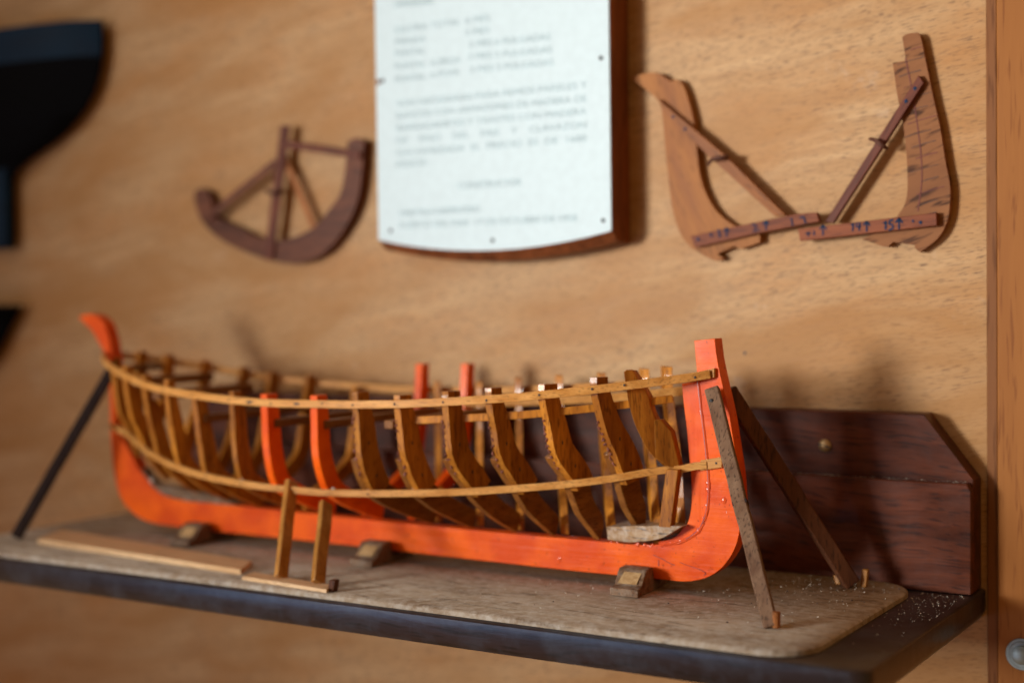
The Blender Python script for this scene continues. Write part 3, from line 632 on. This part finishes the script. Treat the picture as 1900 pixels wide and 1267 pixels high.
# ------------------------------------------------------------------ plaque
pq = thing('plaque', 'wooden plaque with a white typed sheet pinned to it, above the boat', 'plaque', (-.63, 0, .34))
PF = -.0290
pl = -.7425; prr = -.5185; zb = .2041
def arcz(x, z0, dip):
    c = (pl+prr)/2; h = (prr-pl)/2; return z0-dip*(1-((x-c)/h)**2)
xs = [pl+(prr-pl)*i/24 for i in range(25)]
bm = bmesh.new(); rr_ = []
for yy_, z0_, dp_ in ((PF, zb+.0490, .0120), (-.0205, zb+.0415, .0125), (-.0003, zb+.0410, .0125)):
    rr_.append([bm.verts.new(q) for q in [(x, yy_, arcz(x, z0_, dp_)) for x in xs]+[(prr, yy_, .72), (pl, yy_, .72)]])
for r0, r1 in zip(rr_, rr_[1:]):
    for k in range(len(r0)): bm.faces.new((r0[k], r1[k], r1[(k+1) % len(r0)], r0[(k+1) % len(r0)]))
for f in (bm.faces.new(rr_[0]), bm.faces.new(list(reversed(rr_[-1])))): pass
obj('board', bm, M['plaque'], pq, bevel=.0004)
pr2 = prr-.0012
xs = [pl+.0004+(pr2-pl)*i/24 for i in range(25)]
bm = bmesh.new(); pts = [(x, PF-.0011, arcz(x, zb+.0495, .0120)) for x in xs]+[(pr2, PF-.0011, .715), (pl+.0004, PF-.0011, .715)]
prism(bm, pts, (0, .0009, 0)); paper = obj('paper', bm, M['paper'], pq)
spots('pin', [(hy(x, y, PF-.0012), .0018, (1, .5, 1)) for x, y in ((1115, 108), (1119, 409), (914, 446), (725, 428), (710, 150))], M['darkhole'], pq, 2)
bm = bmesh.new(); q = hy(701, 153, PF-.0011); prism(bm, [(q[0]-.001, q[1], q[2]-.003), (q[0]+.0045, q[1], q[2]), (q[0]-.001, q[1], q[2]+.003)], (0, -.0002, 0)); obj('torn_edge', bm, M['plaque'], paper)

def text_obj(name, s, a, b, cap, Y, mat, parent, just=False):
    """text between plane points a and b (left and right end of the base line)"""
    cu = bpy.data.curves.new(name, 'FONT'); cu.body = s; cu.size = 1.0; cu.fill_mode = 'FRONT'
    tmp = bpy.data.objects.new(name, cu); COL.objects.link(tmp)
    bpy.context.view_layer.update()
    me = bpy.data.meshes.new_from_object(tmp.evaluated_get(bpy.context.evaluated_depsgraph_get()))
    bpy.data.objects.remove(tmp); bpy.data.curves.remove(cu)
    xs_ = [v.co.x for v in me.vertices]; 
    if not xs_: return
    x0, x1 = min(xs_), max(xs_)
    A, B = Vector(a), Vector(b); d = (B-A); L = d.length; d.normalize(); u = Vector((-d.z, 0, d.x))
    base = origin_of(parent)
    for v in me.vertices:
        px_, pz_ = (v.co.x-x0)/(x1-x0)*L, v.co.y/.70*cap
        w = A+d*px_+u*pz_; v.co = Vector((w.x, Y, w.z))-base
    me.materials.append(mat)
    o = bpy.data.objects.new(name, me); COL.objects.link(o); o.parent = parent
    return o
TY = PF-.0014
def line(s, x0, y0, x1, y1, cap=.0052):
    # y is the middle of the letters
    a = hy(x0, y0, TY); b = hy(x1, y1, TY)
    text_obj('printed_text', s, (a[0], TY, a[2]-cap/2), (b[0], TY, b[2]-cap/2), cap, TY, M['ink'], paper)
line('DIMENSIONES', 732, 9, 803, 2)
line('ESLORA TOTAL  6 PIES', 734, 56, 908, 33)
line('MANGA', 734, 78, 789, 72); line('2 PIES', 863, 61, 908, 55)
line('PUNTAL', 733, 100, 788, 94); line('2 PIES 6 PULGADAS', 870, 83, 1021, 68)
line('PUNTAL  A PROA', 733, 124, 855, 111); line('3 PIES 2 PULGADAS', 869, 106, 1024, 92)
line('PUNTAL  A POPA', 734, 148, 852, 134); line('3 PIES 3 PULGADAS', 872, 130, 1027, 115)
line('SON NECESARIAS PARA REMOS PARELES Y', 736, 193, 1089, 157)
line('BANCOS CON ARMAZONES DE MADERA DE', 736, 215, 1088, 182)
line('BARRAGANETES Y TRASTES CON MADERA', 736, 238, 1088, 206)
line('DE    PINO    DEL    PAIS    Y    CLAVAZON', 736, 261, 1088, 231)
line('GALVANIZADA  EL  PRECIO  ES  DE  1600', 736, 284, 1088, 256)
line('PESOS.', 736, 306, 794, 300)
line('CONSTRUCTOR', 850, 345, 968, 337)
line('MAESTRO CARPINTERO', 742, 396, 890, 387)
line('PUERTO DEL MAR  17 DE OCTUBRE DE 1958', 742, 418, 1070, 404)

# ------------------------------------------------------------------ patterns pinned to the wall
def quad_bar(bm, px4, y0, y1, mat=0):
    prism(bm, [hy(x, y, y0) for x, y in px4], (0, y1-y0, 0), mat)
def stroke(bm, px, Y, w, mat=0, t=.0003):
    sweep(bm, [hy(x, y, Y) for x, y in px], t, w, mat, flat=(0, 1, 0))
def arrow(bm, cx, cy, h, Y, tilt=0):
    stroke(bm, [(cx, cy+h/2), (cx+tilt, cy-h/2)], Y, .0011)
    stroke(bm, [(cx-h*.3+tilt, cy-h*.08), (cx+tilt, cy-h/2)], Y, .0010); stroke(bm, [(cx+h*.32+tilt, cy-h*.05), (cx+tilt, cy-h/2)], Y, .0010)
# middle pattern
pm = thing('bow_frame_pattern', 'pale wooden knee pattern with light brown brace hung beside the plaque', 'frame pattern', (-.46, 0, .33), 'boat frame patterns on the wall')
mk = [(1167, 145, S), (1191, 138), (1217, 135), (1235, 145, S), (1243, 151, S), (1257, 148), (1268, 160), (1278, 188), (1287, 225), (1292.5, 271), (1298, 320), (1309, 357), (1331, 394), (1361, 418, S), (1400, 428, S), (1410, 437, S), (1410, 450, S),
      (1374, 462, S), (1362, 457, S), (1331, 471, S), (1343, 480, S), (1329, 484), (1306, 474), (1280, 457), (1261, 431), (1247, 386), (1241, 338), (1233.5, 271), (1228, 208), (1220, 186), (1187, 158)]
bm = bmesh.new(); prism(bm, px_outline(mk, -.0075, 4), (0, .0073, 0)); obj('knee', bm, M['knee'], pm, bevel=.0006)
bm = bmesh.new(); quad_bar(bm, [(1221, 184), (1347, 289.5), (1458, 400), (1438, 402), (1316, 291), (1229, 208)], -.0125, -.0078); br = obj('brace', bm, M['brace_l'], pm, bevel=.0005)
spots('nail', [(hy(x, y, -.0126), .0013, (1, .4, 1)) for x, y in ((1249, 217), (1271, 240))], M['blue'], br)
bm = bmesh.new(); quad_bar(bm, [(1280.5, 438), (1400, 413), (1478, 397), (1515, 394), (1520.5, 411), (1400, 434), (1289, 459)], -.0135, -.0078); ru = obj('rule', bm, M['rule'], pm, bevel=.0005)
bm = bmesh.new(); RY = -.0138
stroke(bm, [(1333, 425), (1336, 441)], RY, .0013); arrow(bm, 1348, 431, 17, RY)
stroke(bm, [(1395, 419), (1400, 416), (1404, 420), (1397, 429), (1409, 426)], RY, .0012); arrow(bm, 1421, 418, 18, RY)
stroke(bm, [(1468, 405), (1471, 419)], RY, .0011); stroke(bm, [(1484, 405), (1491, 402), (1495, 414)], RY, .0013); disc(bm, hy(1295, 444, RY), .0012, .0003, n=10); stroke(bm, [(1318, 432), (1321, 440)], RY, .0014)
obj('blue_mark', bm, M['blue'], ru)
bm = bmesh.new(); q = [(1314, 307, -.013), (1318, 299, -.015), (1328, 294, -.018), (1340, 293, -.018), (1349, 290, -.015), (1350, 289, -.010)]
tube(bm, [hy(*a) for a in catmull(q, 4)], lambda t: .0011+.0006*math.sin(t*math.pi), n=8); obj('wire_clip', bm, M['rust'], pm)
# right pattern
pr_ = thing('stern_frame_pattern', 'brown wooden frame pattern ruled with cross lines, hung at the right of the wall', 'frame pattern', (-.30, 0, .33), 'boat frame patterns on the wall')
rk = [(1674, 69, S), (1685, 63), (1703, 61.5, S), (1709, 73), (1717.5, 114), (1732, 184), (1744, 237), (1754, 300), (1761, 335), (1763, 364), (1758, 408), (1740, 442), (1706.5, 468, S), (1698, 461, S), (1697, 455, S), (1656.5, 449, S), (1647, 458.5, S), (1637, 457, S),
      (1599, 444, S), (1650, 420, S), (1667, 398), (1680, 375), (1684, 338), (1680.5, 271), (1673, 215), (1665, 178), (1656.5, 117, S), (1681, 113, S)]
bm = bmesh.new(); prism(bm, px_outline(rk, -.0075, 4), (0, .0073, 0))
YK = -.0077
stroke(bm, catmull([(1680, 108), (1688, 147), (1697, 196), (1705, 255), (1709, 290), (1710, 338), (1703, 392)], 5), YK, .0007, 1)
for i in range(15):
    y = 92+i*22; xl_ = I(y, [70, 113, 114, 215, 338, 400], [1676, 1681, 1658, 1674, 1685, 1672]); xr_ = I(y, [70, 114, 237, 335, 400], [1707, 1716, 1742, 1758, 1757])
    a_ = random.uniform(0, .35); b_ = random.uniform(.75, 1.0); sl = -.30
    x0_ = xl_+(xr_-xl_)*a_; x1_ = xl_+(xr_-xl_)*b_
    yy = lambda x: y+(x-(xl_+xr_)/2)*sl
    stroke(bm, [(x0_, yy(x0_)), ((x0_+x1_)/2, yy((x0_+x1_)/2)-1), (x1_, yy(x1_))], YK, random.uniform(.0003, .0006), 2 if i % 3 else 1)
obj('knee', bm, [M['knee2'], M['pencil'], M['graphite']], pr_, bevel=0)
bm = bmesh.new(); quad_bar(bm, [(1530, 412), (1546, 414), (1714, 154), (1704, 140)], -.0125, -.0078); br = obj('brace', bm, M['brace_d'], pr_, bevel=.0005)
spots('nail', [(hy(x, y, -.0126), .0014, (1, .4, 1)) for x, y in ((1697.5, 164.5), (1681, 188))], M['blue'], br)
bm = bmesh.new(); quad_bar(bm, [(1480, 425), (1725, 396), (1737, 394), (1738, 419), (1484, 447.5)], -.0135, -.0078); ru = obj('rule', bm, M['rule'], pr_, bevel=.0005)
bm = bmesh.new(); RY = -.0138
stroke(bm, [(1499, 430), (1500, 439)], RY, .0008); stroke(bm, [(1495, 434), (1505, 433)], RY, .0008); stroke(bm, [(1510, 428), (1511, 437)], RY, .0010); arrow(bm, 1527, 427, 20, RY)
stroke(bm, [(1579, 418), (1583, 414), (1582, 429)], RY, .0011); stroke(bm, [(1590, 414), (1588, 421), (1598, 420)], RY, .0011); stroke(bm, [(1595, 413), (1594, 428)], RY, .0011); arrow(bm, 1608, 420, 20, RY)
stroke(bm, [(1639, 415), (1644, 410), (1643, 426)], RY, .0013); stroke(bm, [(1657, 408), (1650, 410), (1650, 416), (1656, 417), (1657, 424), (1649, 427)], RY, .0013); arrow(bm, 1668, 415, 21, RY)
stroke(bm, [(1693, 408), (1695, 413)], RY, .0010); disc(bm, hy(1708, 413, RY), .0012, .0003, n=6)
obj('blue_mark', bm, M['blue'], ru)
bm = bmesh.new(); q = [(1614, 258, -.012), (1622, 260, -.016), (1632, 266, -.018), (1641, 273, -.016), (1646, 276, -.010)]
tube(bm, [hy(*a) for a in catmull(q, 4)], lambda t: .0011+.0005*math.sin(t*math.pi), n=8)
obj('wire_clip', bm, M['rust'], pr_)
# left pattern
plf = thing('midship_frame_pattern', 'dark curved frame pattern with four straight braces hung left of the plaque', 'frame pattern', (-.9, 0, .3), 'boat frame patterns on the wall')
lk = [(361, 357), (373, 350), (386, 357), (394, 376, S), (392, 396), (411, 409), (444, 423), (477, 440), (515, 446), (555, 436), (586, 418), (609, 390), (630, 361), (638, 328), (641, 300), (645, 263, S), (660, 256), (676, 262, S), (671, 328), (661, 380), (638, 427),
      (602, 469), (555, 488), (508, 485), (463, 470), (413, 447), (378, 416), (364, 385)]
bm = bmesh.new(); prism(bm, px_outline(lk, -.010, 4), (0, .0098, 0)); obj('curved_frame', bm, M['frame_d'], plf, bevel=.0008)
def lb(a, b, w, y0, y1, mat, nm='brace'):
    d = np.array(b, float)-np.array(a, float); d /= np.linalg.norm(d); n = np.array([-d[1], d[0]])*w/2
    bm = bmesh.new(); quad_bar(bm, [(a[0]+n[0], a[1]+n[1]), (b[0]+n[0], b[1]+n[1]), (b[0]-n[0], b[1]-n[1]), (a[0]-n[0], a[1]-n[1])], y0, y1); return obj(nm, bm, mat, plf, bevel=.0005)
lb((531, 268), (668, 288), 14, -.0128, -.0103, M['brace_d'])
lb((511, 301), (380, 407), 13, -.0132, -.0103, M['frame_d'])
lb((528, 233), (497, 482), 16, -.0130, -.0103, M['brace_d'])
lb((523, 284), (582, 423), 11, -.0100, -.0078, M['brace_l'])
bm = bmesh.new(); q = [(494, 352, -.013), (502, 358, -.017), (512, 357, -.018), (520, 350, -.015)]
tube(bm, [hy(*a) for a in catmull(q, 4)], .0020, n=8); obj('wire_clip', bm, M['rust'], plf)

# ------------------------------------------------------------------ black hull models at the left edge
def half_hull(name, label, prof, yc, half, ztop, band=True, post=None):
    """prof: list of (x, z) of the bow profile from deck to keel; hull runs away to the left"""
    x_dk = prof[0][0]
    t = thing(name, label, 'hull model', (prof[-1][0]-.05, yc, prof[-1][1]), 'black hull models at the left edge')
    bm = bmesh.new(); zs_ = [p[1] for p in prof]; n = 14; rows = []
    P = catmull(prof, 5)
    for (x, z) in P:
        row = []
        v = (z-prof[-1][1])/(prof[0][1]-prof[-1][1])
        for i in range(n+1):
            s = i/n; X = x-s*.42*1.0; w = half*(1-(1-min(1, s*2.2))**2)**.5*(max(0, v))**.45 if s > 0 else 0.0
            row.append((X, w, z))
        rows.append(row)
    for sgn in (-1, 1):
        g = [[bm.verts.new((a, min(-.0006, yc+sgn*(w+.002)), z)) for a, w, z in r] for r in rows]
        for i in range(len(g)-1):
            for j in range(n):
                f = bm.faces.new((g[i][j], g[i][j+1], g[i+1][j+1], g[i+1][j]))
                f.material_index = 1 if band and rows[i][0][2] > prof[0][1]-.030 else 0
        if sgn == -1: first = g
        else:
            for i in range(len(g)-1):
                bm.faces.new((first[i][0], first[i+1][0], g[i+1][0], g[i][0]))
                bm.faces.new((first[i][n], first[i+1][n], g[i+1][n], g[i][n]))
            for j in range(n):
                bm.faces.new((first[0][j], first[0][j+1], g[0][j+1], g[0][j])); bm.faces.new((first[-1][j], first[-1][j+1], g[-1][j+1], g[-1][j]))
    obj('hull', bm, [M['hull'], M['hullband_highlight']], t, ang=60)
    if post:
        bm = bmesh.new(); box(bm, *post); obj('keel_fin', bm, M['hullband_highlight'], t, bevel=.003)  # band blue on the fin is a painted highlight
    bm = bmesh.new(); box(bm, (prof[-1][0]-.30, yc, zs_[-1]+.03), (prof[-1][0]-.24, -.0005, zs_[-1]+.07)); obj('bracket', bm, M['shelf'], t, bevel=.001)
    return t
YH = -.012
pts = [hy(x, y, YH) for x, y in ((188, 38), (190, 75), (186, 125), (171, 177), (143, 222), (104, 262), (64, 290), (34, 314), (20, 334))]
fp = hy(22, 345, YH); fq = hy(14, 462, YH)
half_hull('hull_model', 'black glossy hull model hanging at the upper left corner', [(p[0], p[2]) for p in pts], YH, .030, pts[0][2], post=((fp[0]-.05, YH-.006, fq[2]), (fp[0]-.002, YH+.006, fp[2]+.02)))
YH2 = -.012
pts = [hy(x, y, YH2) for x, y in ((40, 566), (34, 578), (20, 604), (2, 640), (-14, 668), (-40, 700))]
half_hull('hull_model', 'black hull model of which only the tip shows at the left edge above the shelf', [(p[0], p[2]) for p in pts], YH2, .026, pts[0][2], band=False)

# ------------------------------------------------------------------ render settings
SC.render.engine = 'CYCLES'
SC.cycles.max_bounces = 8
